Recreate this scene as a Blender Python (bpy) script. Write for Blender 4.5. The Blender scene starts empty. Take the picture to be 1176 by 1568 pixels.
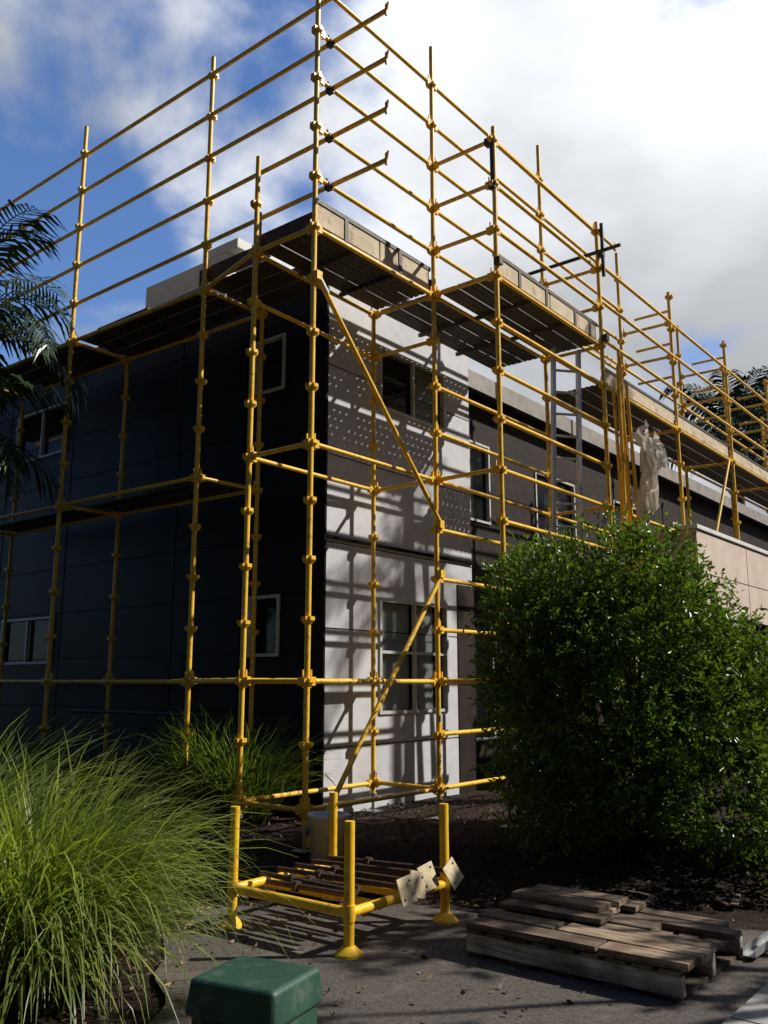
import bpy, bmesh, math, random
import numpy as np
from mathutils import Vector, Matrix, Quaternion
random.seed(7); rng=np.random.default_rng(7)
scene=bpy.context.scene
scene.view_settings.view_transform='Standard'
scene.view_settings.look='None'
scene.view_settings.exposure=0

# ------------------------------------------------------------------ frame of the site
EYE=1.55
C0=Vector((-0.64,7.45,0)); R=Vector((.6254,.7803,0)); L=Vector((-.7803,.6254,0)); UP=Vector((0,0,1))
def P(r,l,z): return C0+R*r+L*l+UP*z
S=0.512
def K(k): return EYE+S*k
ANG=math.atan2(R.y,R.x)
def sm(a,b,x):
    t=min(1,max(0,(x-a)/(b-a))); return t*t*(3-2*t)
def gz(x,y): return .25*sm(6.6,7.7,y)

# ------------------------------------------------------------------ materials
def newmat(name):
    m=bpy.data.materials.new(name); m.use_nodes=True
    return m,m.node_tree,m.node_tree.nodes['Principled BSDF']
def noisemat(name,c1,c2,scale=8,rough=.6,bump=.0,metal=0,detail=6,c3=None,scale3=1.5,lo=.35,hi=.65,bscale=None,spec=.5,p3=.54):
    m,nt,b=newmat(name); n=nt.nodes; lk=nt.links
    tc=n.new('ShaderNodeTexCoord')
    no=n.new('ShaderNodeTexNoise'); no.inputs['Scale'].default_value=scale; no.inputs['Detail'].default_value=detail; no.inputs['Roughness'].default_value=.65
    lk.new(tc.outputs['Object'],no.inputs['Vector'])
    cr=n.new('ShaderNodeValToRGB'); cr.color_ramp.elements[0].position=lo; cr.color_ramp.elements[1].position=hi
    cr.color_ramp.elements[0].color=(*c1,1); cr.color_ramp.elements[1].color=(*c2,1)
    lk.new(no.outputs['Fac'],cr.inputs['Fac'])
    out=cr.outputs['Color']
    if c3:
        n3=n.new('ShaderNodeTexNoise'); n3.inputs['Scale'].default_value=scale3; n3.inputs['Detail'].default_value=8; n3.inputs['Roughness'].default_value=.7
        lk.new(tc.outputs['Object'],n3.inputs['Vector'])
        r3=n.new('ShaderNodeValToRGB'); r3.color_ramp.elements[0].position=p3; r3.color_ramp.elements[1].position=p3+.14
        lk.new(n3.outputs['Fac'],r3.inputs['Fac'])
        mx=n.new('ShaderNodeMix'); mx.data_type='RGBA'
        lk.new(r3.outputs['Color'],mx.inputs['Factor']); lk.new(out,mx.inputs['A']); mx.inputs['B'].default_value=(*c3,1)
        out=mx.outputs['Result']
    lk.new(out,b.inputs['Base Color'])
    b.inputs['Roughness'].default_value=rough; b.inputs['Metallic'].default_value=metal
    b.inputs['Specular IOR Level'].default_value=spec
    if bump:
        bp=n.new('ShaderNodeBump'); bp.inputs['Strength'].default_value=bump; bp.inputs['Distance'].default_value=.02
        nb=n.new('ShaderNodeTexNoise'); nb.inputs['Scale'].default_value=bscale or scale*3; nb.inputs['Detail'].default_value=8
        lk.new(tc.outputs['Object'],nb.inputs['Vector'])
        lk.new(nb.outputs['Fac'],bp.inputs['Height']); lk.new(bp.outputs['Normal'],b.inputs['Normal'])
    return m
M_yel=noisemat('yellow_paint',(.93,.51,.035),(.98,.63,.07),7,.36,.04,c3=(.45,.20,.05),scale3=16)
M_yel2=noisemat('stillage_paint',(.93,.52,.02),(.98,.62,.035),7,.34,.05,c3=(.52,.24,.03),scale3=11)
M_galv=noisemat('galvanised_steel',(.35,.36,.37),(.52,.53,.54),20,.4,.05,metal=.6)
M_alu=noisemat('aluminium',(.68,.69,.70),(.80,.81,.82),20,.35,.02,metal=.3)
M_dark=noisemat('dark_coupler_steel',(.03,.025,.02),(.09,.08,.07),30,.55,.1,metal=.4)
M_rust=noisemat('rusty_plate',(.66,.52,.27),(.78,.68,.48),14,.6,.2,c3=(.42,.14,.03),scale3=20,p3=.55)
M_rod=noisemat('rusty_rod',(.035,.018,.011),(.09,.05,.028),25,.7,.2)
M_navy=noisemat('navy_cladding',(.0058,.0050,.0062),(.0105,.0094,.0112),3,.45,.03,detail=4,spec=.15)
M_joint=noisemat('dark_joint',(.002,.002,.003),(.004,.004,.005),3,.8,spec=.05)  # near-black colour for panel joints and plate holes
M_grey=noisemat('grey_cladding',(.56,.56,.58),(.66,.66,.68),4,.6,.06,detail=5,spec=.2,c3=(.50,.50,.52),scale3=2.0)
M_brown=noisemat('brown_cladding',(.018,.012,.010),(.036,.024,.019),6,.7,.1,spec=.2)
M_frame=noisemat('window_frame_paint',(.50,.50,.48),(.62,.62,.60),10,.4)
M_roof=noisemat('roof_sheet',(.05,.05,.055),(.09,.09,.095),5,.6)
M_fascia=noisemat('fascia_paint',(.22,.20,.17),(.34,.31,.27),5,.6)
M_cream=noisemat('cream_render',(.58,.46,.37),(.70,.57,.47),2.5,.8,.1,bscale=60)
M_white=noisemat('white_capping',(.65,.64,.60),(.78,.77,.73),4,.6)
M_ply=noisemat('plywood',(.50,.40,.26),(.66,.54,.37),6,.75,.1,c3=(.25,.17,.1),scale3=5)
M_rtim=noisemat('red_timber',(.12,.05,.03),(.22,.10,.06),9,.8,.15)
M_asph=noisemat('asphalt',(.065,.058,.05),(.17,.15,.13),60,.85,.6,c3=(.20,.175,.14),scale3=2.2,bscale=160,spec=.25)
M_soil=noisemat('mulch_soil',(.012,.008,.006),(.042,.029,.020),22,.95,.9,c3=(.075,.055,.036),scale3=7,bscale=50,spec=.15)
M_conc=noisemat('concrete',(.28,.27,.25),(.40,.39,.36),9,.85,.3,bscale=120)
M_green=noisemat('green_plastic',(.014,.055,.032),(.024,.082,.048),5,.5,.12,c3=(.08,.12,.09),scale3=9,bscale=70)
M_bucket=noisemat('white_plastic',(.70,.71,.73),(.80,.81,.82),6,.4,c3=(.5,.48,.45),scale3=8)
M_bark=noisemat('bark',(.06,.045,.035),(.16,.12,.09),12,.9,.5)
M_brick=noisemat('brick',(.16,.06,.04),(.28,.11,.07),14,.9,.3)

def woodmat(name,c1,c2,c3):
    m,nt,b=newmat(name); n=nt.nodes; lk=nt.links
    tc=n.new('ShaderNodeTexCoord'); mp=n.new('ShaderNodeMapping'); mp.inputs['Scale'].default_value=(1.5,22,22)
    mp0=n.new('ShaderNodeMapping'); mp0.inputs['Rotation'].default_value=(0,0,-math.atan2(L.y,L.x))
    lk.new(tc.outputs['Object'],mp0.inputs['Vector']); lk.new(mp0.outputs['Vector'],mp.inputs['Vector'])
    no=n.new('ShaderNodeTexNoise'); no.inputs['Scale'].default_value=1.6; no.inputs['Detail'].default_value=9; no.inputs['Roughness'].default_value=.7; no.inputs['Distortion'].default_value=.6
    lk.new(mp.outputs['Vector'],no.inputs['Vector'])
    cr=n.new('ShaderNodeValToRGB'); e=cr.color_ramp.elements
    e[0].position=.3; e[0].color=(*c1,1); e[1].position=.72; e[1].color=(*c3,1)
    x=cr.color_ramp.elements.new(.5); x.color=(*c2,1)
    lk.new(no.outputs['Fac'],cr.inputs['Fac'])
    at=n.new('ShaderNodeAttribute'); at.attribute_name='tint'
    mx=n.new('ShaderNodeMix'); mx.data_type='RGBA'; mx.blend_type='MULTIPLY'; mx.inputs['Factor'].default_value=1
    lk.new(cr.outputs['Color'],mx.inputs['A']); lk.new(at.outputs['Color'],mx.inputs['B'])
    # large stains so that no two boards weather alike
    ns=n.new('ShaderNodeTexNoise'); ns.inputs['Scale'].default_value=6; ns.inputs['Detail'].default_value=6; lk.new(tc.outputs['Object'],ns.inputs['Vector'])
    rs_=n.new('ShaderNodeValToRGB'); rs_.color_ramp.elements[0].position=.38; rs_.color_ramp.elements[1].position=.6; rs_.color_ramp.elements[0].color=(.38,.33,.28,1)
    lk.new(ns.outputs['Fac'],rs_.inputs['Fac'])
    m3=n.new('ShaderNodeMix'); m3.data_type='RGBA'; m3.blend_type='MULTIPLY'; m3.inputs['Factor'].default_value=.8
    lk.new(mx.outputs['Result'],m3.inputs['A']); lk.new(rs_.outputs['Color'],m3.inputs['B'])
    lk.new(m3.outputs['Result'],b.inputs['Base Color']); b.inputs['Roughness'].default_value=.85
    bp=n.new('ShaderNodeBump'); bp.inputs['Strength'].default_value=.8; bp.inputs['Distance'].default_value=.008
    lk.new(no.outputs['Fac'],bp.inputs['Height']); lk.new(bp.outputs['Normal'],b.inputs['Normal'])
    return m
M_plank=woodmat('weathered_plank',(.06,.040,.028),(.28,.20,.135),(.62,.50,.36))
M_pwhite=woodmat('flaking_white_paint',(.08,.06,.045),(.58,.56,.53),(.80,.79,.76))

def leafmat(name,c1,c2,gloss=.35,trans=.35,tc_=(1.25,1.3,.4)):
    m,nt,b=newmat(name); n=nt.nodes; lk=nt.links
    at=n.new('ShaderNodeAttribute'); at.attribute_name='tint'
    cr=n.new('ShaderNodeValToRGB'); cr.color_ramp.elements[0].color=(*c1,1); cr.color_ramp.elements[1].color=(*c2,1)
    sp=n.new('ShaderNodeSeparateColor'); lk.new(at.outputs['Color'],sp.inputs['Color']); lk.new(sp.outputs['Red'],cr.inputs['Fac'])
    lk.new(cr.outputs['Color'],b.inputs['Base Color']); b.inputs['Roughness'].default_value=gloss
    if trans<=0: return m
    tr=n.new('ShaderNodeBsdfTranslucent')
    mc=n.new('ShaderNodeMix'); mc.data_type='RGBA'; mc.blend_type='MULTIPLY'; mc.inputs['Factor'].default_value=1; mc.inputs['B'].default_value=(*tc_,1)
    lk.new(cr.outputs['Color'],mc.inputs['A']); lk.new(mc.outputs['Result'],tr.inputs['Color'])
    ms=n.new('ShaderNodeMixShader'); ms.inputs['Fac'].default_value=trans
    lk.new(b.outputs['BSDF'],ms.inputs[1]); lk.new(tr.outputs['BSDF'],ms.inputs[2])
    lk.new(ms.outputs['Shader'],nt.nodes['Material Output'].inputs['Surface'])
    return m
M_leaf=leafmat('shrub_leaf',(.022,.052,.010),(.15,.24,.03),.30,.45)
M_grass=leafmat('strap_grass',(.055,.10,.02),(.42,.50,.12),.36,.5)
M_grassd=leafmat('dry_grass',(.25,.19,.09),(.5,.42,.22),.6,.3,(1,1,.8))
M_palm=leafmat('palm_frond',(.014,.032,.011),(.06,.10,.03),.35,0)
M_chip=leafmat('bark_chip',(.025,.016,.01),(.20,.14,.09),.9,.0)
M_dead=leafmat('dead_leaf',(.10,.05,.025),(.40,.30,.18),.7,0)

def glassmat():
    m,nt,b=newmat('window_glass'); n=nt.nodes; lk=nt.links
    b.inputs['Base Color'].default_value=(.02,.025,.03,1); b.inputs['Roughness'].default_value=.04; b.inputs['Specular IOR Level'].default_value=.9
    tr=n.new('ShaderNodeBsdfTransparent'); tr.inputs['Color'].default_value=(.8,.85,.85,1)
    ms=n.new('ShaderNodeMixShader'); ms.inputs['Fac'].default_value=.6
    lk.new(b.outputs['BSDF'],ms.inputs[1]); lk.new(tr.outputs['BSDF'],ms.inputs[2])
    lk.new(ms.outputs['Shader'],n['Material Output'].inputs['Surface'])
    return m
M_glass=glassmat()
M_blind=noisemat('blind_fabric',(.66,.65,.58),(.76,.75,.70),3,.9)
M_inside=noisemat('dark_interior',(.01,.01,.012),(.03,.03,.03),3,.9)

def deckmat():
    m,nt,b=newmat('perforated_steel_plank'); n=nt.nodes; lk=nt.links
    b.inputs['Base Color'].default_value=(.085,.078,.07,1); b.inputs['Roughness'].default_value=.55; b.inputs['Metallic'].default_value=.2
    tc=n.new('ShaderNodeTexCoord'); mp=n.new('ShaderNodeMapping'); mp.inputs['Rotation'].default_value=(0,0,-ANG)
    lk.new(tc.outputs['Object'],mp.inputs['Vector'])
    sx=n.new('ShaderNodeSeparateXYZ'); lk.new(mp.outputs['Vector'],sx.inputs['Vector'])
    def M(op,a,b2=None):
        q=n.new('ShaderNodeMath'); q.operation=op
        for i,v in enumerate((a,b2)):
            if v is None: continue
            if isinstance(v,(int,float)): q.inputs[i].default_value=v
            else: lk.new(v,q.inputs[i])
        return q.outputs[0]
    u=M('SUBTRACT',M('FRACT',M('MULTIPLY',sx.outputs['X'],1/.10)),.5)
    v=M('SUBTRACT',M('FRACT',M('MULTIPLY',sx.outputs['Y'],1/.08)),.5)
    d=M('ADD',M('MULTIPLY',u,u),M('MULTIPLY',v,v))
    hole=M('LESS_THAN',d,.035)
    tr=n.new('ShaderNodeBsdfTransparent'); ms=n.new('ShaderNodeMixShader')
    lk.new(hole,ms.inputs['Fac']); lk.new(b.outputs['BSDF'],ms.inputs[1]); lk.new(tr.outputs['BSDF'],ms.inputs[2])
    lk.new(ms.outputs['Shader'],n['Material Output'].inputs['Surface'])
    return m
M_deck=deckmat()

# ------------------------------------------------------------------ mesh builder
class MB:
    def __init__(s): s.v=[]; s.f=[]; s.sm=[]; s.t=[]
    def add(s,vs,fs,smooth=False,tint=1.0):
        o=len(s.v); s.v+= [tuple(q) for q in vs]
        for f in fs: s.f.append(tuple(i+o for i in f)); s.sm.append(smooth); s.t.append(tint)
    def tube(s,a,b,r,n=10,r2=None,cap=True):
        a=Vector(a); b=Vector(b); r2=r if r2 is None else r2
        d=(b-a).normalized(); x=d.cross(UP)
        if x.length<.05: x=d.cross(Vector((1,0,0)))
        x.normalize(); y=d.cross(x)
        vs=[]
        for c,rr in ((a,r),(b,r2)):
            for i in range(n):
                t=2*math.pi*i/n; vs.append(c+x*(math.cos(t)*rr)+y*(math.sin(t)*rr))
        s.add(vs,[(i,(i+1)%n,n+(i+1)%n,n+i) for i in range(n)],True)
        if cap: s.add(vs,[tuple(range(n))[::-1],tuple(range(n,2*n))],False)
    def box(s,c,ax,ay,az,tint=1.0):
        c=Vector(c); vs=[c+ax*i+ay*j+az*k for k in(-1,1) for j in(-1,1) for i in(-1,1)]
        s.add(vs,[(0,2,3,1),(4,5,7,6),(0,1,5,4),(2,6,7,3),(0,4,6,2),(1,3,7,5)],False,tint)
    def rlbox(s,r0,r1,l0,l1,z0,z1,tint=1.0):
        s.box(P((r0+r1)/2,(l0+l1)/2,(z0+z1)/2),R*((r1-r0)/2),L*((l1-l0)/2),UP*((z1-z0)/2),tint)
    def build(s,name,mat,parent=None,bevel=0):
        me=bpy.data.meshes.new(name); me.from_pydata(s.v,[],s.f); me.update()
        me.polygons.foreach_set('use_smooth',s.sm)
        ca=me.color_attributes.new('tint','FLOAT_COLOR','CORNER')
        vals=[]
        for p,t in zip(me.polygons,s.t): vals+= [t,t,t,1]*p.loop_total
        ca.data.foreach_set('color',vals)
        me.materials.append(mat)
        ob=bpy.data.objects.new(name,me); scene.collection.objects.link(ob)
        if parent: ob.parent=parent
        if bevel:
            bm=ob.modifiers.new('b','BEVEL'); bm.width=bevel; bm.segments=2; bm.limit_method='ANGLE'
        return ob
def empty(name,loc=(0,0,0)):
    e=bpy.data.objects.new(name,None); scene.collection.objects.link(e); e.empty_display_size=.2
    return e
def npmesh(name,verts,faces,tints,mat,parent=None,smooth=False):
    me=bpy.data.meshes.new(name); M_,k=faces.shape
    me.vertices.add(len(verts)); me.vertices.foreach_set('co',verts.astype(np.float32).ravel())
    me.loops.add(M_*k); me.loops.foreach_set('vertex_index',faces.astype(np.int32).ravel())
    me.polygons.add(M_); me.polygons.foreach_set('loop_start',np.arange(0,M_*k,k,dtype=np.int32))
    me.update(calc_edges=True)
    if smooth: me.polygons.foreach_set('use_smooth',np.ones(M_,dtype=bool))
    ca=me.color_attributes.new('tint','FLOAT_COLOR','CORNER')
    c=np.repeat(tints,k); ca.data.foreach_set('color',np.stack([c,c,c,np.ones_like(c)],1).astype(np.float32).ravel())
    me.materials.append(mat); ob=bpy.data.objects.new(name,me); scene.collection.objects.link(ob)
    if parent: ob.parent=parent
    return ob

# ------------------------------------------------------------------ SCAFFOLD
scaf=empty('scaffolding')
st=MB(); led=MB(); coup=MB(); dk=MB(); toe=MB(); rt=MB(); dark=MB(); jack=MB()
TR=.0255
def standard(r,l,ztop,k0=-3,mb=st):
    x=P(r,l,0); zb=gz(x.x,x.y)
    base=P(r,l,zb)
    jack.box(base+UP*.01,R*.075,L*.075,UP*.004); jack.tube(base,base+UP*.2,.017); jack.tube(base+UP*.16,base+UP*.19,.04)
    mb.tube(base+UP*.17,P(r+random.uniform(-.012,.012),l+random.uniform(-.012,.012),ztop),TR)
    k=k0
    while K(k)<ztop-.05:
        z=K(k)
        if z>base.z+.25:
            c=P(r,l,z)
            for d,e in((R,L),(L,R),(-R,L),(-L,R)):
                a=c+d*.026
                vs=[]
                for zz,o,w in((-.032,.004,.012),(.0,.030,.026),(.032,.030,.026)):
                    for sgn in(-1,1): vs.append(a+d*o+e*(w*sgn)+UP*zz)
                for zz,w in((-.032,.012),(.0,.026),(.032,.026)):
                    for sgn in(-1,1): vs.append(a+e*(w*sgn)+UP*zz)
                mb.add(vs,[(0,1,3,2),(2,3,5,4),(6,8,2,0),(8,10,4,2),(7,1,3,9),(9,3,5,11),(4,5,11,10)],False)
        k+=1
def ledger(a,b,k1,k2=None,mb=led,ends=True,tr=.0225):
    k2=k1 if k2 is None else k2
    j=lambda:random.uniform(-.006,.006)
    p=P(a[0],a[1],K(k1)+.012+j()); q=P(b[0],b[1],K(k2)+.012+j())
    d=(q-p).normalized(); s=d.cross(UP).normalized()
    if ends:
        mb.tube(p+d*.05,q-d*.05,tr,8)
        for c,dd in((p,d),(q,-d)):
            mb.box(c+dd*.062,dd*.026,s*.02,UP*.036)
            mb.box(c+dd*.048+UP*.02,dd*.006,s*.007,UP*.075)
    else: mb.tube(p,q,tr,8)
A=(0,0);B=(0,.79);E=(1.88,0);F=(1.88,.83);G=(.24,1.82);G2=(1.06,1.80);H=(.18,4.24);H2=(.98,4.22);I=(.12,6.68);I2=(.92,6.68)
J=(1.88,-.78);Kk=(4.37,-.78);K2=(4.37,0);Mm=(6.85,-.78);M2=(6.85,0);N=(9.3,-.78);N2=(9.3,0);O=(11.75,-.78);O2=(11.75,0);Q=(14.2,-.78);Q2=(14.2,0)
for p,t in((A,6.95),(B,5.13),(E,7.15),(F,4.15),(G,6.9),(G2,4.9),(H,7.05),(H2,4.05),(I,7.0),(I2,4.0),(J,5.8),(Kk,5.78),(K2,7.18),(Mm,5.72),(M2,6.6),(N,5.72),(N2,6.2),(O,5.7),(O2,6.1),(Q,5.7),(Q2,5.7)):
    standard(p[0],p[1],EYE+t)
for k in(13,12,11,10,9):
    ledger((.21,9.0),(.21,-.68+.0),k,ends=False)
    if k<13:
        e=P(.21,-.68,K(k)); led.box(e+UP*.02,R*.008,L*.012,UP*.06); led.tube(e,e+UP*.09-L*.02,.012,6)
        c=P(.19,0,K(k)-.01); dark.box(c,R*.03,L*.034,UP*.03); dark.tube(c-R*.03-UP*.02,c-R*.03+UP*.07,.012,6)
for k in(8,4,0,-2):
    ledger(G,H,k); ledger(H,I,k)
    ledger(G2,H2,k) ; ledger(H2,I2,k)
    ledger(G,G2,k); ledger(H,H2,k); ledger(I,I2,k)
    ledger(I,(.1,9.1),k)
ledger(B,G,0); ledger(B,G,8); ledger(B,G2,-2)
for k in(8,4,0,-2):
    ledger(A,B,k); ledger(A,E,k); ledger(B,F,k); ledger(E,F,k)
ledger(B,F,7); ledger(F,E,7)
for k in(13,12,11,10,9):
    ledger(A,E,k); ledger(E,K2,k); ledger(K2,M2,k)
    if k<12: ledger(E,J,k); ledger(J,Kk,k); 
for k in(9,10): ledger(K2,Kk,k)
for k in(8,4,0): ledger(E,J,k); ledger(Kk,K2,k)
for k in(8,7,6,5,4,3,1): ledger(J,Kk,k)
for k in(8,6,5,4,3,2,1,0,-1,-2): ledger(E,K2,k)
for a,b in((Kk,Mm),(Mm,N),(N,O),(O,Q)):
    for k in(7,8.2,9.2,10.2,4): ledger(a,b,k,ends=(k in(7,4)))
for a,b in((K2,M2),(M2,N2),(N2,O2),(O2,Q2)):
    for k in(7,8.2,9.2,4): ledger(a,b,k,ends=(k in(7,4)))
for a,b in((Mm,M2),(N,N2),(O,O2),(Q,Q2)):
    for k in(7,4,9.2,10.2): ledger(a,b,k)
    for k in(8.6,9.6,10.6): led.tube(P(a[0],a[1],K(k)),P(a[0]-.0,a[1]+.55,K(k)),.02,6)
led.tube(P(.0,-.05,K(7.05)),P(1.9,-.05,K(3.1)),.0235,10)
led.tube(P(1.9,-.05,K(2.1)),P(.03,-.05,K(-2.5)),.0235,10)
led.tube(P(8.9,-.85,K(6.9)),P(7.6,-.85,K(3.2)),.0235,10)
for p in(P(0,-.05,K(7.05)),P(1.88,-.05,K(3.1)),P(1.88,-.05,K(2.1)),P(.03,-.05,K(-2.45))):
    led.box(p,R*.035,L*.03,UP*.04)
wt=MB(); wt.tube(P(.02,-.052,K(7.02)),P(.13,-.052,K(6.80)),.0262,10); wt.build('brace_end_sleeve',M_white,scaf)
for dr,dl,lean in((.22,.0,-.25),(.34,-.06,-.35),(.46,.02,-.15),(.60,-.05,-.42),(.12,-.05,.02)):
    a=P(4.45+dr,-.84+dl,K(2.0)); b=P(4.45+dr+lean*.55,-.84+dl,K(7.2+random.uniform(-.4,1.0)))
    led.tube(a,b,.0235,8)
dark.tube(P(4.25,.55,K(10.35)),P(4.25,-1.15,K(10.35)),.024,8)
dark.tube(P(4.37,-.86,K(9.8)),P(4.37,-.86,K(11.2)),.024,8)
dark.tube(P(1.88,-.78,K(9.9)),P(1.88,-.78,K(11.05)),.028,8)
for (r,l,k) in((1.88,-.74,11),(1.88,-.78,10),(1.88,0.05,8.3),(1.88,-.82,8.3),(4.37,-.84,10.4),(4.37,-.84,8.2),(4.3,0,9),(4.3,.0,10)):
    dark.box(P(r,l,K(k)),R*.036,L*.036,UP*.04)
def deck(r0,r1,l0,l1,k,along='R'):
    z=K(k)+.045
    if along=='R':
        n=max(1,round((l1-l0)/.235)); w=(l1-l0)/n
        for i in range(n): dk.rlbox(r0+.03,r1-.03,l0+i*w+.008,l0+(i+1)*w-.008,z,z+.018+random.uniform(0,.004))
    else:
        n=max(1,round((r1-r0)/.235)); w=(r1-r0)/n
        for i in range(n): dk.rlbox(r0+i*w+.008,r0+(i+1)*w-.008,l0+.03,l1-.03,z,z+.018+random.uniform(0,.004))
deck(0,1.88,.05,.77,8); deck(1.88,4.37,-.74,-.04,8); deck(1.88,4.37,.04,.78,8)
deck(.24,1.02,.83,1.82,8,'L'); deck(.24,1.02,1.85,4.22,8,'L'); deck(.2,1.0,4.26,6.66,8,'L'); deck(.2,1.0,6.7,9.1,8,'L')
deck(4.40,6.85,-.74,-.02,7); deck(6.85,9.3,-.74,-.02,7); deck(9.3,11.75,-.74,-.02,7); deck(11.75,14.2,-.74,-.02,7)
deck(.52,1.0,1.85,4.22,4,'L'); deck(.52,.98,4.26,6.66,4,'L')
for r in(.62,1.25): dk.rlbox(r-.02,r+.02,.02,.8,K(8)-.0,K(8)+.04)
for r in(2.7,3.5): dk.rlbox(r-.02,r+.02,-.76,.8,K(8)-.0,K(8)+.04)
zt=K(8)+.08
for i,(a,b) in enumerate(((.06,.98),(1.0,1.84))): toe.rlbox(a,b,.028,.05,zt,zt+.20+.01*i)
for i,(a,b) in enumerate(((1.94,3.1),(3.12,4.3))): toe.rlbox(a,b,-.752,-.73,zt,zt+.17+.01*i)
for a in(4.5,6.9,9.4,11.8): toe.rlbox(a,a+2.3,-.752,-.73,K(7)+.08,K(7)+.25)
dkr=MB(); dkr.rlbox(.05,1.86,.020,.062,zt+.212,zt+.255); dkr.rlbox(1.93,4.33,-.76,-.718,zt+.182,zt+.225)
dkr.rlbox(4.45,14.1,-.76,-.718,K(7)+.252,K(7)+.29)
for r in (.45,1.3): dkr.rlbox(r,r+.05,.018,.027,zt-.02,zt+.21)
for r in (2.4,3.0,3.7,4.1): dkr.rlbox(r,r+.05,-.762,-.753,zt-.02,zt+.18)
dkr.build('toe_board_channel',M_dark,scaf)
rt.rlbox(.03,.055,.06,.76,K(8)+.02,K(8)+.2); rt.rlbox(.26,.285,.86,1.95,K(8)+.1,K(8)+.28); rt.rlbox(.55,.6,1.35,1.41,K(8)+.3,K(8)+.9)
rt.rlbox(.30,.50,2.9,3.9,K(8)+.1,K(8)+.14)
st.build('standards',M_yel,scaf); led.build('ledgers_and_braces',M_yel,scaf); dark.build('couplers_and_grey_tubes',M_dark,scaf)
dk.build('steel_deck_planks',M_deck,scaf); toe.build('toe_boards',M_ply,scaf,.004); rt.build('timber_boards',M_rtim,scaf,.004); jack.build('base_jacks',M_galv,scaf)
pg=MB(); pg.tube(P(.5,1.85,.98+.25),P(.5,4.2,.98+.25),.022,8); pg.build('grey_rail',M_dark,scaf)

lad=MB(); b0=P(3.98,-.30,.3); t0=P(4.12,-.42,K(7.95))
side=Vector((.98,.2,0)).normalized()*.165
for s_ in(-1,1):
    d=(t0-b0).normalized(); x=side.normalized(); y=d.cross(x)
    lad.box((b0+t0)/2+side*s_,x*.021,y*.038,d*((t0-b0).length/2))
for i in range(1,19):
    f=i/19; c=b0.lerp(t0,f); lad.tube(c-side,c+side,.017,6)
lad.build('aluminium_ladder',M_alu)

# loose plastic sheet snagged on the tubes: several thin creased hanging strips
def rag():
    m=MB()
    for (dr,dl,z0,ln,w0,seed,sw) in((-.02,-.05,3.12,.50,.24,1,.05),(.12,-.10,2.98,.90,.12,2,-.14),(-.10,-.14,2.92,.62,.12,3,-.02),(.02,-.02,2.60,.75,.08,4,-.16),(.10,-.16,3.05,.42,.16,5,.1)):
        rs=random.Random(seed); nu,nv=9,16; vs=[];fs=[]; ph=[rs.uniform(0,6) for _ in range(6)]
        for j in range(nv):
            f=j/(nv-1); w=w0*(1-.5*f)*(1+.3*math.sin(f*11+ph[0]))
            for i in range(nu):
                g=i/(nu-1)-.5
                q=P(4.98+dr+g*2*w*.8+sw*f+.03*math.sin(f*8+ph[1]),-.98+dl+(.04*(-1)**i*(.3+.7*f))+.05*math.sin(g*7+f*5+ph[2]),EYE+z0-f*ln+.09*math.sin(g*5+ph[3])*(1-f)+rs.uniform(-.05,.05)*(1 if j in(0,nv-1) else .3))
                vs.append(q)
        for j in range(nv-1):
            for i in range(nu-1):
                if rs.random()<.06: continue
                a=j*nu+i; fs.append((a,a+1,a+nu+1,a+nu))
        m.add(vs,fs,False)
    return m
rm=leafmat('plastic_sheet_mat',(.66,.63,.58),(.82,.79,.74),.45,.5,(1,.98,.94))
rag().build('plastic_sheet',rm)

# ------------------------------------------------------------------ BUILDING
bld=empty('apartment_building')
WR,WL=1.27,1.0
ZT=EYE+4.5
def wall(name,mat,pf,u0,u1,z0,z1,holes,depthdir,flip=False):
    us=sorted({u0,u1,*[h[0] for h in holes],*[h[1] for h in holes]}); zs=sorted({z0,z1,*[h[2] for h in holes],*[h[3] for h in holes]})
    m=MB()
    for i in range(len(us)-1):
        for j in range(len(zs)-1):
            cu=(us[i]+us[i+1])/2; cz=(zs[j]+zs[j+1])/2
            if any(h[0]<cu<h[1] and h[2]<cz<h[3] for h in holes): continue
            m.add([pf(us[i],zs[j]),pf(us[i+1],zs[j]),pf(us[i+1],zs[j+1]),pf(us[i],zs[j+1])],[(0,1,2,3)])
    for h in holes:
        a,b,c,d=pf(h[0],h[2]),pf(h[1],h[2]),pf(h[1],h[3]),pf(h[0],h[3]); dd=depthdir*.16
        m.add([a,b,c,d,a+dd,b+dd,c+dd,d+dd],[(0,1,5,4),(1,2,6,5),(2,3,7,6),(3,0,4,7)])
    m.build(name,mat,bld)
frames=MB(); glass=MB(); blinds=MB(); inside=MB()
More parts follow.
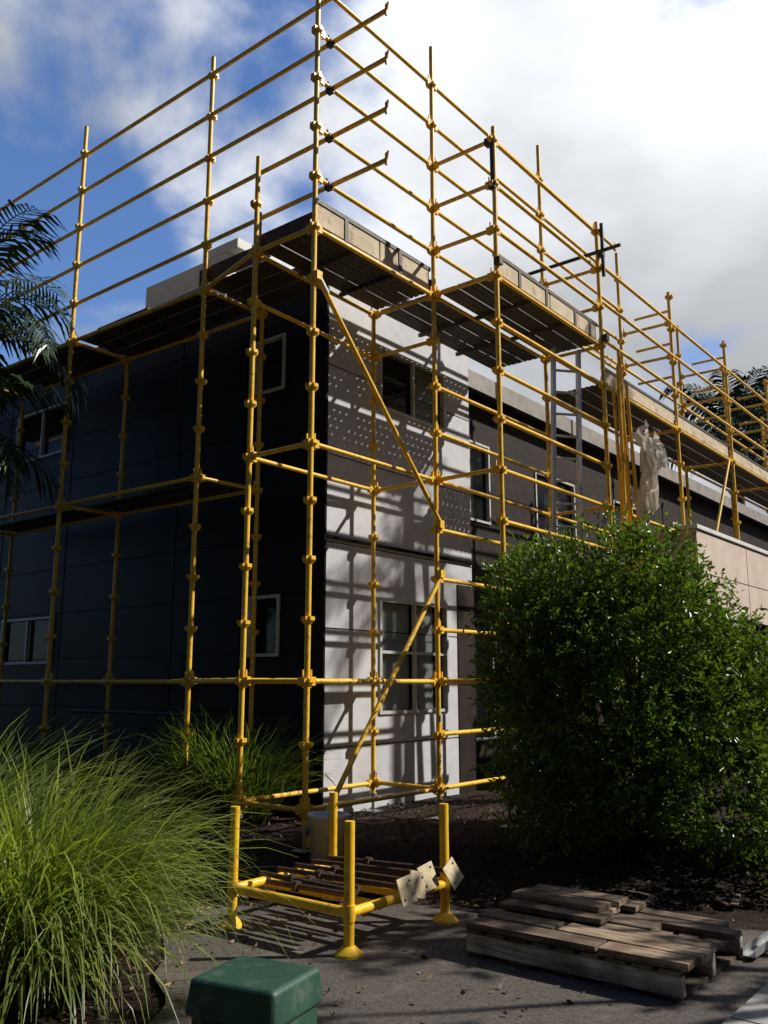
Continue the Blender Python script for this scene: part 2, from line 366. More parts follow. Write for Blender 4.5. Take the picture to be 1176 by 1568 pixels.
def window(pf,udir,inn,h,mull=(),blind=None):
    u0,u1,z0,z1=h; w=.035; o=-inn*.012
    def bar(ua,ub,za,zb,dep=.03,off=0):
        c=pf((ua+ub)/2,(za+zb)/2)+o+inn*(.02+off); frames.box(c,udir*((ub-ua)/2),inn*dep,UP*((zb-za)/2))
    bar(u0,u0+w,z0,z1); bar(u1-w,u1,z0,z1); bar(u0+w,u1-w,z0,z0+w); bar(u0+w,u1-w,z1-w,z1)
    for mu in mull: bar(mu-.02,mu+.02,z0+w,z1-w,.02)
    g=inn*.045
    glass.add([pf(u0+w,z0+w)+g,pf(u1-w,z0+w)+g,pf(u1-w,z1-w)+g,pf(u0+w,z1-w)+g],[(0,1,2,3)])
    g=inn*.155
    inside.add([pf(u0,z0)+g,pf(u1,z0)+g,pf(u1,z1)+g,pf(u0,z1)+g],[(0,1,2,3)])
    if blind:
        for (a,b,za,zb) in blind:
            nf=max(6,int((b-a)/.035)); vs=[]
            for i in range(nf+1):
                g=inn*(.06+.014*(i%2)); uu=a+(b-a)*i/nf; vs+= [pf(uu,za)+g,pf(uu,zb)+g]
            blinds.add(vs,[(2*i,2*i+2,2*i+3,2*i+1) for i in range(nf)],True)
e=EYE
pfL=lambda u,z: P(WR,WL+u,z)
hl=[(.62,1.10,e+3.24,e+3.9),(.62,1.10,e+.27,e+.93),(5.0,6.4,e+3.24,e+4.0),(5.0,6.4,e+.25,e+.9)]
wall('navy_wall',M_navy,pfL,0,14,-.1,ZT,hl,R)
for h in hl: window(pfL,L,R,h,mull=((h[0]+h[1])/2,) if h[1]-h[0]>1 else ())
pfR=lambda u,z: P(WR+u,WL,z)
hr=[(.91,2.23,e+3.12,e+3.88),(.91,2.23,e-.34,e+.92)]
wall('grey_wall',M_grey,pfR,0,2.8,-.1,ZT,hr,L)
window(pfR,R,L,hr[0],mull=(1.57,),blind=[(1.6,2.19,e+3.15,e+3.84)]); window(pfR,R,L,hr[1],mull=(1.57,),blind=[(1.0,1.55,e-.3,e+.88),(1.62,2.0,e-.3,e+.88)])
hz=MB(); hz.box(pfR(1.57,e+.33)+L*.005,R*.62,L*.022,UP*.016); hz.build('window_transoms',M_frame,bld)
tr=MB()
tr.box(P(WR+.012,WL-.0,(ZT-.1)/2+.05),R*.014,L*.014,UP*(ZT/2-.1))
tr.build('corner_trim',M_navy,bld)
tr=MB(); tr2=MB()
for zz in(.62,1.24,1.86,2.48,3.1,3.72,4.34,4.96,5.58): tr.rlbox(WR-.003,WR+.001,WL+.03,WL+14,zz-.004,zz+.004)
for uu in(1.25,2.45,3.65,4.85,6.6,7.8): tr.rlbox(WR-.004,WR+.001,WL+uu-.004,WL+uu+.004,.3,ZT-.05)
tr.build('cladding_joints',M_joint,bld)
for zz in(.9,2.1,3.0,3.95,4.95): tr2.rlbox(WR+.03,WR+2.8,WL-.003,WL+.001,zz-.005,zz+.005)
tr2.rlbox(WR+.03,WR+2.8,WL-.03,WL+.001,K(2.9),K(2.9)+.03)
tr2.build('grey_wall_joints',M_joint,bld)
dp=MB(); dp.rlbox(WR+2.45,WR+2.82,WL-.012,WL+.002,e-1.5,e+1.2); dp.build('dark_end_panel',M_brown,bld)
SB=.7
pfB=lambda u,z: P(WR+2.8+u,WL+SB,z)
hb=[(.5,1.6,e+2.3,e+3.5),(3.0,4.4,e+2.2,e+3.4),(6.0,7.4,e+2.2,e+3.4),(9.0,10.4,e+2.2,e+3.4),(12,13.4,e+2.2,e+3.4),(.5,1.6,e-.8,e+.9),(6,7.4,e-.3,e+.9)]
wall('brown_wall',M_brown,pfB,0,22,-.1,ZT-.25,hb,L)
for h in hb: window(pfB,R,L,h,mull=((h[0]+h[1])/2,))
ret=MB(); ret.add([P(WR+2.8,WL,-.1),P(WR+2.8,WL+SB,-.1),P(WR+2.8,WL+SB,ZT),P(WR+2.8,WL,ZT)],[(0,1,2,3)]); ret.build('return_wall',M_brown,bld)
frames.build('window_frames',M_frame,bld); glass.build('window_glass',M_glass,bld); blinds.build('blinds',M_blind,bld); inside.build('room_interior',M_inside,bld)
rf=MB(); rf.rlbox(WR-.06,WR+2.86,WL-.06,WL+14,ZT,ZT+.12); rf.rlbox(WR+2.862,WR+25,WL+SB-.25,WL+14,ZT-.25,ZT-.1)
rf.build('roof',M_roof,bld)
fa=MB(); fa.rlbox(WR+2.9,WR+25,WL+SB-.28,WL+SB-.255,ZT-.34,ZT-.08); fa.build('fascia',M_fascia,bld)
rb=MB(); rb.rlbox(WR+.3,WR+1.1,WL+2.05,WL+3.75,ZT+.12,ZT+.98); rb.rlbox(WR+.3,WR+1.1,WL+1.85,WL+2.5,ZT+.985,ZT+1.12) ; rb.build('roof_plant_box',M_white,bld,.01)
vt=MB(); vt.tube(P(WR+.6,WL+.8,ZT+.1),P(WR+.6,WL+.8,ZT+1.0),.16,16); vt.tube(P(WR+.6,WL+.8,ZT+1.0),P(WR+.6,WL+.8,ZT+1.12),.24,16,.10); vt.build('roof_vent',M_galv,bld)
wing=empty('cream_balcony_wing')
o=Vector((4.13,11.5,0))-C0; rr=o.dot(R); ll=o.dot(L)
w=MB(); w.rlbox(rr,rr+14,ll,ll+.22,e+.87,e+2.0); w.rlbox(rr,rr+.22,ll+.221,ll+.9,e+.87,e+2.0); w.build('parapet',M_cream,wing,.006)
w=MB(); w.rlbox(rr-.03,rr+14,ll-.03,ll+.25,e+2.002,e+2.06); w.build('parapet_capping',M_white,wing,.004)
w=MB(); 
for i in range(1,6): w.rlbox(rr+i*2.1,rr+i*2.1+.012,ll-.003,ll+.01,e+.87,e+2.0)
w.rlbox(rr,rr+14,ll-.003,ll+.01,e+1.42,e+1.43); w.build('joints',M_brown,wing)
w=MB(); w.rlbox(rr+.6,rr+14,ll+.3,ll+.9,-.1,e+.868); 
for i in range(5): w.rlbox(rr+.1+i*2.8,rr+.32+i*2.8,ll+.02,ll+.2,-.1,e+.868)
w.build('lower_wall',M_brown,wing)

# ------------------------------------------------------------------ GROUND
def axis(lo,hi,a,b,st_):
    f=list(np.arange(a,b+1e-6,st_)); out=[]; x=a; s_=st_
    while x>lo: s_*=1.6; x-=s_; out.append(max(x,lo))
    out=out[::-1]; x=b; s_=st_; o2=[]
    while x<hi: s_*=1.6; x+=s_; o2.append(min(x,hi))
    return out+f+o2
xs=axis(-900,900,-8,10,.2); ys=axis(-300,1500,-2,13,.2)
def gzz(x,y):
    g=gz(x,y)
    if y>6.7 or x<-1.4: g+=.02*math.sin(x*5.1+y*2.3)*math.sin(y*4.3-x*1.1)*min(1,max(0,(30-abs(y))/30))
    return g
gv=np.array([(x,y,gzz(x,y)-(.02 if (y<6.9 and -1.4<x) else 0)) for y in ys for x in xs]); nx=len(xs)
gf=np.array([(j*nx+i,j*nx+i+1,(j+1)*nx+i+1,(j+1)*nx+i) for j in range(len(ys)-1) for i in range(nx-1)])
npmesh('ground',gv,gf,np.ones(len(gf)),M_soil,smooth=True)
pv=[];pfc=[]; ysp=np.arange(-2.5,6.66,.12); ncol=24
for y in ysp:
    xl=-1.18-(y-5)*.12+.05*math.sin(y*3.1)+.03*math.sin(y*8.3); 
    q=(y-4.45); xr=1.59+q*.79-.012
    if y>5.9: xr=min(xr,2.6-(y-5.9)*2.6)
    for i in range(ncol+1):
        f=i/ncol; x=xl+(xr-xl)*f; yy=y+(.05*math.sin(x*7)+.04*math.sin(x*17) if y>6.5 else 0)
        pv.append((x,yy,.006))
for j in range(len(ysp)-1):
    for i in range(ncol): a=j*(ncol+1)+i; pfc.append((a,a+1,a+ncol+2,a+ncol+1))
npmesh('asphalt_path',np.array(pv),np.array(pfc),np.ones(len(pfc)),M_asph)
cp=MB(); o=Vector((1.60,4.45,0))
for i in range(-4,6):
    a=o+R*(i*1.5)+R*.006; b=o+R*(i*1.5+1.488); 
    n_=-L
    cp.add([a+UP*.03,b+UP*.03,b+n_*1.5+UP*.03,a+n_*1.5+UP*.03,a-UP*.05,b-UP*.05,b+n_*1.5-UP*.05,a+n_*1.5-UP*.05],[(0,3,2,1),(0,1,5,4),(1,2,6,5),(2,3,7,6),(3,0,4,7)])
cp.build('concrete_footpath',M_conc)

# ------------------------------------------------------------------ foliage helpers
def leaves(name,pos,dirs,ln,wd,mat,tint,parent=None):
    n=len(pos); dirs=dirs/np.linalg.norm(dirs,axis=1,keepdims=True)
    rnd=rng.normal(size=(n,3)); sd=np.cross(dirs,rnd); sd/=np.linalg.norm(sd,axis=1,keepdims=True); nr=np.cross(dirs,sd)
    ln=ln[:,None]; wd=wd[:,None]
    v=np.stack([pos,pos+dirs*ln*.5+sd*wd+nr*wd*.35,pos+dirs*ln-nr*wd*.3,pos+dirs*ln*.5-sd*wd+nr*wd*.35],1).reshape(-1,3)
    f=np.arange(n*4).reshape(n,4)
    f=np.concatenate([f[:,[0,1,2]],f[:,[0,2,3]]]); 
    return npmesh(name,v,f,np.concatenate([tint,tint]),mat,parent)
def unit(n):
    v=rng.normal(size=(n,3)); return v/np.linalg.norm(v,axis=1,keepdims=True)
def crown(name,blobs,ntw,per,ln,wd,mat,parent,shell=.55,zmin=.05,out=.16):
    b=np.array(blobs); wgt=b[:,3]*b[:,4]; wgt=wgt/wgt.sum()
    idx=rng.choice(len(b),ntw,p=wgt); d=unit(ntw); rad=shell+(1-shell)*rng.random(ntw)**.7+rng.normal(size=ntw)*.08
    c=b[idx,:3]+d*rad[:,None]*np.stack([b[idx,3],b[idx,3],b[idx,4]],1)
    keep=c[:,2]>zmin; c=c[keep]; d=d[keep]
    td=d+unit(len(c))*.7+np.array([0,0,.3]); td/=np.linalg.norm(td,axis=1,keepdims=True)
    tw=rng.random(len(c)); tl=out*(.6+.9*rng.random(len(c))**3)
    pos=[];dr=[];tn=[]
    for k in range(per):
        s=((k/per)*tl)[:,None]
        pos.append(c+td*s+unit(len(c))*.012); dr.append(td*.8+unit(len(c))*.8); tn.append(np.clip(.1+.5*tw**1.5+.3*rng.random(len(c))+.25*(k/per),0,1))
    pos=np.concatenate(pos);dr=np.concatenate(dr);tn=np.concatenate(tn); n=len(pos)
    return leaves(name,pos,dr,ln*(.6+.7*rng.random(n)),wd*(.7+.6*rng.random(n)),mat,tn,parent)
def limbs(name,base,targets,r0,parent):
    m=MB()
    for t in targets:
        a=Vector(base); t=Vector(t); rr_=r0; prev=a
        n=6
        for i in range(1,n+1):
            f=i/n; p=a.lerp(t,f)+Vector((random.uniform(-1,1),random.uniform(-1,1),random.uniform(-.5,.5)))*.06*(t-a).length*.5
            p.z+= .12*(t-a).length*math.sin(f*math.pi)*.5
            r1=r0*(1-f)+.006; m.tube(prev,p,rr_,7,r1,cap=False); prev=p; rr_=r1
    return m.build(name,M_bark,parent)
sh=empty('large_shrub'); bx,by=2.2,8.0
blobs=[(bx,by,1.4,1.0,1.15)]
for i in range(26):
    t=random.uniform(0,2*math.pi); z=random.uniform(.4,2.7); rr_=(1.05 if z<2.0 else 1.05-(z-2.0)*.6)*random.uniform(.65,1.0)
    x=bx+math.cos(t)*rr_*1.05
    if x>2.6 and z>1.8: z-=.8
    s_=random.uniform(.26,.46); blobs.append((x,by+math.sin(t)*rr_*.8,z,s_,s_*random.uniform(.7,1.1)))
blobs+=[(1.5,7.5,2.4,.34,.3),(1.95,7.6,2.58,.33,.28),(2.35,7.7,2.55,.34,.3),(1.2,7.55,1.95,.33,.4),(3.3,7.7,1.3,.46,.45),(3.6,7.7,.75,.5,.5),(1.22,7.5,1.1,.35,.45),(1.4,7.5,.6,.4,.4),(2.6,7.1,.75,.5,.5),(2.95,7.8,1.85,.34,.34),(3.95,7.8,.9,.45,.5),(3.3,7.1,.5,.45,.4),(1.08,7.6,1.6,.25,.35),(1.3,7.4,2.15,.22,.22)]
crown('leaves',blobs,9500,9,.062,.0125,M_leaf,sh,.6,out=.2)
limbs('branches',(bx,by,.1),[(b[0],b[1],b[2]) for b in blobs[1:]],.03,sh)
tr_=empty('unseen_shade_tree');  # unseen tree added on the right to dapple the foreground with shade
tb=[(6.2+random.uniform(-1.1,1.1),5.2+random.uniform(-1.6,2.0),random.uniform(3.8,6.0),random.uniform(.3,.5),random.uniform(.25,.4)) for _ in range(8)]
crown('crown',tb,620,8,.09,.024,M_palm,tr_,.3); limbs('limbs',(6.2,5.2,2.4),[(b[0],b[1],b[2]) for b in tb],.05,tr_)
m=MB(); m.tube((6.3,5.3,-.1),(6.2,5.2,2.5),.12,12,.08); m.build('trunk',M_bark,tr_)
for (x,y,s_) in((-4.3,8.2,.8),(-3.2,9.2,.5)):
    d_=empty('garden_shrub'); bb=[(x+random.uniform(-.5,.5)*s_,y+random.uniform(-.4,.4)*s_,s_*random.uniform(.4,1.3),s_*.5,s_*.5) for _ in range(9)]
    crown('leaves',bb,1500,8,.08,.02,M_palm,d_,.5); limbs('branches',(x,y,.0),[(b[0],b[1],b[2]) for b in bb],.02,d_)

def strap(cx,cy,n,h,spread,z0=0,w=.0055,seedr=.25,tb=0.0):
    seg=8; ang=rng.random(n)*2*np.pi; rb=seedr*np.sqrt(rng.random(n)); a2=ang+rng.normal(size=n)*.5
    bx_=cx+rb*np.cos(ang); by_=cy+rb*np.sin(ang)
    ln=h*(.5+.65*rng.random(n)); el0=np.radians(88-32*rng.random(n)*(rb/seedr+.4)); bend=np.radians(45+105*rng.random(n))*spread
    p=np.stack([bx_,by_,np.full(n,z0)],1); V=[]; side=np.stack([-np.sin(a2),np.cos(a2),np.zeros(n)],1)
    side+=rng.normal(size=(n,3))*.25
    el=el0.copy(); tw=rng.normal(size=n)*.05
    for k in range(seg+1):
        f=k/seg; ww=w*(1-f**2.2)*(.75+.25*min(1,f*4))+.0006
        V.append(p-side*ww); V.append(p+side*ww)
        d=np.stack([np.cos(a2)*np.cos(el),np.sin(a2)*np.cos(el),np.sin(el)],1); p=p+d*(ln/seg)[:,None]
        p[:,2]=np.maximum(p[:,2],z0+.01+.02*rng.random(n)); el=el-bend/seg*(.3+1.6*f); a2=a2+tw
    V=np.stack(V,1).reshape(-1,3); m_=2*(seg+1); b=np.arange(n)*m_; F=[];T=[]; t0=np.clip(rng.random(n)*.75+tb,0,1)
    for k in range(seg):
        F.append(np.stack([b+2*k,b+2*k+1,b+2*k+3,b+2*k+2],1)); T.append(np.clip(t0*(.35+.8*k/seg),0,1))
    return V,np.concatenate(F),np.concatenate(T)
def clump(cx,cy,n,h,spread,z0=0,seedr=.25,dry=.05,tb=0.2,w=.0055):
    e_=empty('strap_grass_clump')
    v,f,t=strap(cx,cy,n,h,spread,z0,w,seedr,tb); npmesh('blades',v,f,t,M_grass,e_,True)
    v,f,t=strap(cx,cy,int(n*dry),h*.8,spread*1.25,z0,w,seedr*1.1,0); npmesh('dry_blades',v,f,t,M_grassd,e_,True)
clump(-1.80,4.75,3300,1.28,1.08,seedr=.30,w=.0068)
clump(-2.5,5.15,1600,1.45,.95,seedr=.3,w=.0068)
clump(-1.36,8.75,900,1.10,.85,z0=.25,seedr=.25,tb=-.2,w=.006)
clump(-1.75,9.0,600,1.05,.85,z0=.25,seedr=.2,tb=-.2,w=.006)
clump(-3.3,7.3,700,1.2,.9,z0=.1,seedr=.3,tb=-.1,w=.006)

def palm(loc,h,n,fl,trunk=.13,lean=(0,0),seed=1,leafl=.38,nl=34,lw=.028,droop=.55):
    rs=random.Random(seed); e_=empty('palm_tree'); m=MB(); base=Vector(loc); top=base+Vector((lean[0],lean[1],h))
    prev=base; ns=14
    for i in range(1,ns+1):
        f=i/ns; p=base.lerp(top,f)+Vector((lean[0],lean[1],0))*(.15*math.sin(f*3.14))
        m.tube(prev,p,trunk*(1.15-.35*(i-1)/ns),12,trunk*(1.08-.35*f),cap=False); m.tube(p-UP*.02,p+UP*.02,trunk*(1.12-.35*f),12); prev=p
    m.build('trunk',M_bark,e_)
    V=[];F=[];T=[]; rm_=MB()
    for i in range(n):
        az=i*2.399+rs.uniform(-.2,.2); el=math.radians(80-95*(i/n)+rs.uniform(-8,8)); L_=fl*rs.uniform(.8,1.1); p=Vector(top); seg=nl; bend=math.radians(rs.uniform(70,110)); t_=rs.random()
        for k in range(seg):
            f=k/seg; d=Vector((math.cos(az)*math.cos(el),math.sin(az)*math.cos(el),math.sin(el))); q=p+d*(L_/seg)
            if k%3==0: rm_.tube(p,q+d*(2*L_/seg),.014*(1-f)+.003,5,cap=False)
            s_=d.cross(UP); s_=s_.normalized() if s_.length>.05 else Vector((1,0,0)); u_=s_.cross(d)
            if f>.12:
                ll_=leafl*math.sin(min(1,(f-.08)*1.05)*math.pi)**.4*rs.uniform(.75,1.15)+.05
                for sg in(-1,1):
                    ld=(s_*sg+d*.8+u_*rs.uniform(-.2,.35)-UP*.2).normalized(); ld2=(ld-UP*(droop+rs.uniform(0,.5))).normalized(); ww=lw
                    o_=len(V); a=p; b=p+ld*ll_*.5; c=b+ld2*ll_*.55
                    V+= [a-d*ww*.4,a+d*ww*.4,b+d*ww,b-d*ww,c]; F+= [(o_,o_+1,o_+2),(o_,o_+2,o_+3),(o_+3,o_+2,o_+4)]; T+= [min(1,max(0,t_*.6+rs.random()*.4))]*3
            p=q; el-=bend/seg*(.4+1.2*f)
    npmesh('fronds',np.array([tuple(v) for v in V]),np.array(F),np.array(T),M_palm,e_); rm_.build('frond_stems',M_palm,e_)
palm((-5.25,10.0,0),5.8,24,1.9,.12,seed=3,leafl=.58,lw=.022,nl=34,droop=.6)
palm((-5.2,9.4,0),4.2,24,1.75,.12,seed=8,leafl=.55,lw=.022,nl=34,droop=.6)
palm((-5.6,8.6,0),2.9,22,1.8,.12,seed=15,leafl=.55,lw=.022,nl=34,droop=.6)
palm((12.4,30,0),10.4,26,2.8,.16,seed=5,leafl=.95,lw=.045,droop=.6)
palm((15.2,33,0),11.2,22,2.8,.16,seed=6,leafl=.95,lw=.045,droop=.6)
palm((9.5,10.85,0),10.5,12,1.5,.10,seed=12,leafl=.32,lw=.024,nl=20)

dt=empty('unseen_occluder_trees'); db=[]
for i in range(60):
    x=-40+i*1.8; db.append((x+random.uniform(-1,1),48+random.uniform(-4,4),random.uniform(1,4.5),random.uniform(1.5,2.6),random.uniform(1.5,2.6)))
crown('canopy',db,4000,5,.8,.25,M_palm,dt,.5)
dt2=empty('unseen_occluder_trees'); db=[]  # unseen trees added behind the camera to block ambient sky light
for i in range(64):
    a=math.radians(160+random.uniform(0,165)); rr_=random.uniform(12,18)
    db.append((math.cos(a)*rr_,math.sin(a)*rr_+1,random.uniform(1.5,13),random.uniform(1.8,2.8),random.uniform(1.6,2.6)))
for i in range(30):  # lower unseen trees added on the right to block the low sky
    a=math.radians(325+random.uniform(0,60)); rr_=random.uniform(14,17)
    db.append((math.cos(a)*rr_,math.sin(a)*rr_+4,random.uniform(1.2,6.5),random.uniform(1.4,2.0),random.uniform(1.2,1.6)))
crown('canopy',db,8000,5,1.0,.38,M_palm,dt2,.4,out=.8)
m=MB()
for b in db[::4]: m.tube((b[0],b[1],0),(b[0],b[1],b[2]),.2,8,.08)
m.build('trunks',M_bark,dt2)
n=15000; cx=rng.uniform(-4.5,5.5,n); cy=rng.uniform(3.0,10.5,n)
keep=~((cy<6.55)&(cx>-1.25-(cy-5)*.12)&(cx<3.2)&(rng.random(n)>.035)); cx=cx[keep];cy=cy[keep]; n=len(cx)
cz=np.array([gzz(a,b)+.008 for a,b in zip(cx,cy)]); dr=unit(n); dr[:,2]*=.35
leaves('mulch_litter',np.stack([cx,cy,cz],1),dr,.02+.06*rng.random(n)**2,.003+.009*rng.random(n),M_chip,rng.random(n)**1.6)
n=1100; cx=rng.uniform(-3.2,1.5,n); cy=rng.uniform(3.6,6.6,n); keep=(cx<-1.05)|(rng.random(n)<.22); cx=cx[keep];cy=cy[keep];n=len(cx)
dr=unit(n); dr[:,2]*=.3
leaves('fallen_leaves',np.stack([cx,cy,np.full(n,.018)],1),dr,.03+.035*rng.random(n),.006+.010*rng.random(n),M_dead,rng.random(n))

# ------------------------------------------------------------------ STILLAGE
stl=empty('steel_stillage'); s=MB(); F0=Vector((-.203,5.47,0)); U=L*1.0; V_=R*.97
posts=[F0,F0+U,F0+V_,F0+U+V_]
for p in posts:
    s.tube(p+UP*.012,p+UP*.745,.031,16); s.tube(p+UP*.006,p+UP*.02,.085,20,.08); s.tube(p+UP*.02,p+UP*.06,.08,20,.034)
zz=.235
def bar(a,b,z,r=.03): s.tube(a+UP*z,b+UP*z,r,12)
bar(posts[0],posts[1],zz); bar(posts[0],posts[2],zz); bar(posts[1],posts[3],zz); bar(posts[2],posts[3],zz)
for f in(.3,.62): bar(F0+V_*f,F0+V_*f+U,zz-.012,.026)
for p in posts: s.tube(p+UP*(zz-.045),p+UP*(zz+.045),.037,16)
s.build('frame',M_yel2,stl)
jk=empty('screw_jacks'); rods=MB(); pls=MB(); pn=MB()
spec_={3:(.14,.03,.12),5:(.10,.03,-.25),7:(.06,.045,.2),9:(.14,.05,.5)}
for i in range(10):
    f=.10+.085*i; a=F0+V_*f+U*.93+UP*(.29+.02*(i%2)); ext,dz,t=spec_.get(i,(-.06-.05*(i%3),0,0))
    b=F0+V_*(f+.02)-U*ext+UP*(.30+dz)
    if i%2==0: a=a-U*.15
    rods.tube(a,b,.018,8); c=a.lerp(b,.35); d=(b-a).normalized(); rods.tube(c-d*.02,c+d*.02,.035,8)
    if i in spec_:
        n_=(b-a).normalized(); n_=(n_+UP*.25-R*.12).normalized(); s1=n_.cross(UP).normalized(); s2=n_.cross(s1)
        x=s1*math.cos(t)+s2*math.sin(t); y=n_.cross(x); c=b+n_*.006-UP*.015
        x2=(x+n_*random.uniform(-.2,.2)).normalized(); n2=x2.cross(y)
        pls.box(c,x2*.066,y*.078,n2*.004)
        for hx,hy in((-.6,-.6),(.6,.6)): 
            q=c+x2*.066*hx+y*.078*hy; pn.tube(q-n2*.0046,q+n2*.0046,.008,8)
rods.build('threaded_rods',M_rod,jk); pls.build('base_plates',M_rust,jk,.001); pn.build('plate_holes',M_joint,jk)

bk=empty('white_bucket'); m=MB(); c=Vector((-.44,7.22,gz(-.44,7.22)))
n=24; vs=[];prof=[(.001,.0),(.125,.0),(.15,.37),(.162,.37),(.162,.395),(.145,.395),(.12,.03),(.001,.03)]
for r_,z_ in prof:
    for i in range(n): t=2*math.pi*i/n; vs.append(c+Vector((r_*math.cos(t),r_*math.sin(t),z_)))
m.add(vs,[(j*n+i,j*n+(i+1)%n,(j+1)*n+(i+1)%n,(j+1)*n+i) for j in range(len(prof)-1) for i in range(n)],True); m.build('shell',M_bucket,bk)
m=MB(); pr=None
for i in range(13):
    t=math.pi*i/12; q=c+Vector((.16*math.cos(t),-.13*math.sin(t),.35-.08*math.sin(t)))
    if pr: m.tube(pr,q,.003,5)
    pr=q
m.build('handle',M_galv,bk)
for i in range(7):
    m=MB(); x=-.95+random.uniform(0,.75); y=6.75+random.uniform(0,.25); a=random.uniform(0,3); ax=Vector((math.cos(a),math.sin(a),0)); ay=Vector((-math.sin(a),math.cos(a),0))
    m.box((x,y,gz(x,y)+.035),ax*.11,ay*.055,UP*.036,1)
    m.build('loose_brick',M_brick,None,.004)

# ------------------------------------------------------------------ PALLET
pal=empty('timber_pallet'); O_=Vector((.477,5.47,.008)); u=-L; v=R
def pb(mb,u0,u1,v0,v1,z0,z1,tint=1,rot=0):
    c=O_+u*((u0+u1)/2)+v*((v0+v1)/2)+UP*((z0+z1)/2); cu=u*math.cos(rot)+v*math.sin(rot); cv=-u*math.sin(rot)+v*math.cos(rot)
    mb.box(c,cu*((u1-u0)/2),cv*((v1-v0)/2),UP*((z1-z0)/2),tint)
m=MB()
for v0 in(0,.44,.90): pb(m,0,1.26,v0,v0+.05,.022,.122)
m.build('stringers',M_pwhite,pal,.003)
m=MB(); mw=MB()
for i in range(5): pb(m,.0+i*.28,.12+i*.28,0.003,.947,0,.02,random.uniform(.4,.7))
for i in range(9): pb(mw,.004+i*.143,.108+i*.143,-.008,.955,.124,.143,random.uniform(.45,.8))
m.build('bottom_boards',M_plank,pal,.002); mw.build('deck_boards',M_plank,pal,.002)
lp=empty('loose_planks'); m=MB()
rows=[(.0,.80,.0,.155,.55,.015),(.5,1.31,.16,.33,1.25,-.02),(-.03,.46,.165,.33,.5,.02),(.02,1.25,.345,.50,.8,.025),(.0,.9,.515,.67,.6,-.02),(.1,1.30,.69,.82,.5,.015),(.02,1.2,.83,.95,.65,-.01),(.82,1.29,.0,.15,1.3,.04)]
for (a,b,c_,d_,t,rt_) in rows: pb(m,a,b,c_,d_,.146,.182+random.uniform(-.008,.006),t,rt_)
for (a,b,c_,d_,t,rt_) in [(-.0,.66,.36,.56,.6,.04),(.02,.62,.58,.74,1.0,-.03),(.05,.7,.76,.93,.75,.03)]: pb(m,a,b,c_,d_,.190,.222,t,rt_)
for (a,b,c_,d_,t,rt_) in [(.0,.6,.5,.66,.9,-.04),(.03,.63,.68,.84,1.3,.05)]: pb(m,a,b,c_,d_,.224,.256,t,rt_)
m.build('planks',M_plank,lp,.004)
m=MB()
for i in range(5):
    x=1.7+random.uniform(-.1,1.0); y=6.75+random.uniform(-.1,.3); a=random.uniform(0,3); ax=Vector((math.cos(a),math.sin(a),.05)); ay=Vector((-math.sin(a),math.cos(a),0))
    m.box((x,y,gz(x,y)+.02),ax*random.uniform(.08,.16),ay*.025,UP*.008,random.uniform(.2,.5))
m.build('timber_offcuts',M_plank,None,.002)
m=MB(); a=Vector((2.06,5.36,.03)); b=Vector((3.3,6.75,.06)); d=(b-a); ln=d.length; d.normalize(); sd=d.cross(UP); c=(a+b)/2
m.box(c,d*ln/2,sd*.035,UP*.002); m.box(c+sd*.035+UP*.0235,d*ln/2,sd*.002,UP*.021); m.box(c-sd*.035+UP*.0235,d*ln/2,sd*.002,UP*.021)
m.build('galvanised_channel',M_galv)

# ------------------------------------------------------------------ GREEN PILLAR
gp=empty('green_service_pillar'); c=Vector((-.405,3.02,-.005)); yaw=math.radians(-26); ax=Vector((math.cos(yaw),math.sin(yaw),0)); ay=Vector((-math.sin(yaw),math.cos(yaw),0))
def frust(mb,z0,z1,a0,b0,a1,b1):
    vs=[c+ax*(sx*a)+ay*(sy*b)+UP*z for z,a,b in((z0,a0,b0),(z1,a1,b1)) for sy in(-1,1) for sx in(-1,1)]
    mb.add(vs,[(0,2,3,1),(4,5,7,6),(0,1,5,4),(2,6,7,3),(0,4,6,2),(1,3,7,5)])
m=MB(); frust(m,-.05,.56,.168,.150,.152,.135); m.build('body',M_green,gp,.02)
m=MB(); frust(m,.545,.655,.168,.152,.156,.139); o_=m.build('lid',M_green,gp,.018); o_.modifiers['b'].segments=4
m=MB(); m.tube(c-ay*.14+UP*.42,c-ay*.163+UP*.42,.014,10); m.build('lock',M_galv,gp)

# ------------------------------------------------------------------ LIGHT
az,el=math.radians(85),math.radians(40)
sd=Vector((math.sin(az)*math.cos(el),math.cos(az)*math.cos(el),math.sin(el)))
sl=bpy.data.lights.new('sun','SUN'); sl.energy=5.0; sl.angle=math.radians(.5); sl.color=(1,.95,.87)
so=bpy.data.objects.new('sun',sl); scene.collection.objects.link(so); so.rotation_euler=sd.to_track_quat('Z','Y').to_euler(); so.location=sd*50

w=bpy.data.worlds.new('World'); scene.world=w; w.use_nodes=True; nt=w.node_tree; n=nt.nodes; lk=nt.links
bg=n['Background']; bg.inputs['Strength'].default_value=.07
sky=n.new('ShaderNodeTexSky'); sky.sky_type='NISHITA'; sky.sun_disc=False; sky.sun_elevation=el; sky.sun_rotation=az; sky.altitude=0; sky.air_density=1.2; sky.dust_density=.5; sky.ozone_density=3
tc=n.new('ShaderNodeTexCoord')
mp=n.new('ShaderNodeMapping'); mp.inputs['Scale'].default_value=(1,1,1.5); mp.inputs['Location'].default_value=(1.35,.6,.9)
lk.new(tc.outputs['Generated'],mp.inputs['Vector'])
n1=n.new('ShaderNodeTexNoise'); n1.inputs['Scale'].default_value=3.1; n1.inputs['Detail'].default_value=9; n1.inputs['Roughness'].default_value=.5; n1.inputs['Distortion'].default_value=.15
lk.new(mp.outputs['Vector'],n1.inputs['Vector'])
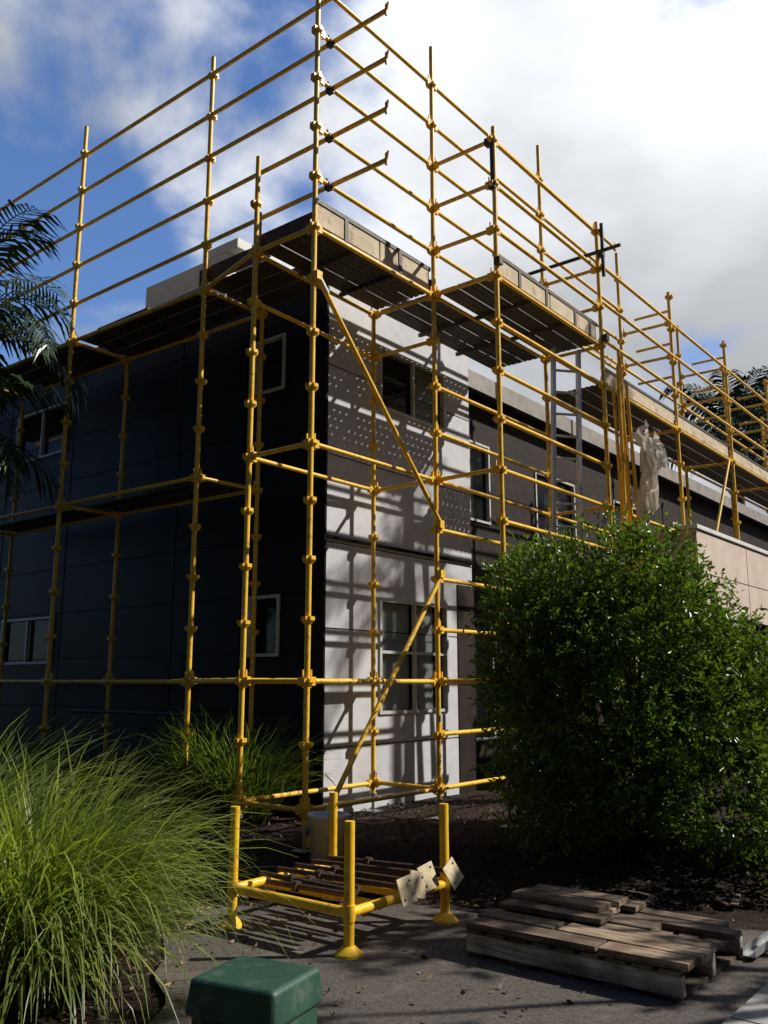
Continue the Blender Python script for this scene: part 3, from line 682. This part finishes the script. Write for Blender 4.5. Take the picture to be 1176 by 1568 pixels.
n2=n.new('ShaderNodeTexNoise'); n2.inputs['Scale'].default_value=2.4; n2.inputs['Detail'].default_value=5; n2.inputs['Roughness'].default_value=.5
lk.new(mp.outputs['Vector'],n2.inputs['Vector'])
def dot(vec):
    d=n.new('ShaderNodeVectorMath'); d.operation='DOT_PRODUCT'; lk.new(tc.outputs['Generated'],d.inputs[0]); d.inputs[1].default_value=vec; return d.outputs['Value']
def mth(op,a,b=None,c=None,clamp=False):
    q=n.new('ShaderNodeMath'); q.operation=op; q.use_clamp=clamp
    for i,v_ in enumerate((a,b,c)):
        if v_ is None: continue
        if isinstance(v_,(int,float)): q.inputs[i].default_value=v_
        else: lk.new(v_,q.inputs[i])
    return q.outputs[0]
dx=dot((math.sin(math.radians(60)),math.cos(math.radians(60)),0))
dens=mth('ADD',n1.outputs['Fac'],mth('MULTIPLY',mth('SUBTRACT',dx,.24),.34))
mr=n.new('ShaderNodeMapRange'); mr.interpolation_type='SMOOTHSTEP'; mr.inputs['From Min'].default_value=.45; mr.inputs['From Max'].default_value=.60
lk.new(dens,mr.inputs['Value'])
glow=mth('POWER',mth('MAXIMUM',dot(tuple(Vector((math.sin(math.radians(30))*math.cos(math.radians(43)),math.cos(math.radians(30))*math.cos(math.radians(43)),math.sin(math.radians(43)))))),0.0),12.0)
m2=n.new('ShaderNodeMapRange'); m2.inputs['From Min'].default_value=.36; m2.inputs['From Max'].default_value=.62; m2.inputs['To Min'].default_value=4.6; m2.inputs['To Max'].default_value=12
lk.new(n2.outputs['Fac'],m2.inputs['Value'])
cb=mth('ADD',m2.outputs['Result'],mth('MULTIPLY',glow,8.0))
fr=n.new('ShaderNodeMapRange'); fr.interpolation_type='SMOOTHSTEP'; fr.inputs['From Min'].default_value=.30; fr.inputs['From Max'].default_value=.74; fr.inputs['To Min'].default_value=.16; fr.inputs['To Max'].default_value=1.0
lk.new(mth('ADD',dot((0,1,0)),mth('MULTIPLY',dot((0,0,1)),.22)),fr.inputs['Value'])
cb=mth('MULTIPLY',cb,fr.outputs['Result'])
cc=n.new('ShaderNodeCombineColor'); lk.new(mth('MULTIPLY',cb,.97),cc.inputs[0]); lk.new(cb,cc.inputs[1]); lk.new(mth('MULTIPLY',cb,1.05),cc.inputs[2])
sb=n.new('ShaderNodeMix'); sb.data_type='RGBA'; sb.blend_type='MULTIPLY'; sb.inputs['Factor'].default_value=1; sb.inputs['B'].default_value=(1.35,1.65,2.2,1); lk.new(sky.outputs['Color'],sb.inputs['A'])
sc_=n.new('ShaderNodeVectorMath'); sc_.operation='SCALE'; lk.new(sb.outputs['Result'],sc_.inputs[0]); lk.new(mth('ADD',mth('MULTIPLY',fr.outputs['Result'],.7),.3),sc_.inputs['Scale'])
mx=n.new('ShaderNodeMix'); mx.data_type='RGBA'; lk.new(mr.outputs['Result'],mx.inputs['Factor']); lk.new(sc_.outputs['Vector'],mx.inputs['A']); lk.new(cc.outputs['Color'],mx.inputs['B'])
lk.new(mx.outputs['Result'],bg.inputs['Color'])

# ------------------------------------------------------------------ CAMERA
cd=bpy.data.cameras.new('camera'); co=bpy.data.objects.new('camera',cd); scene.collection.objects.link(co)
cd.sensor_fit='VERTICAL'; cd.sensor_height=32; cd.lens=32*1350/1568; cd.clip_end=4000; cd.clip_start=.05
co.location=(0,0,EYE); co.rotation_euler=(math.radians(90+10.94),0,0); scene.camera=co
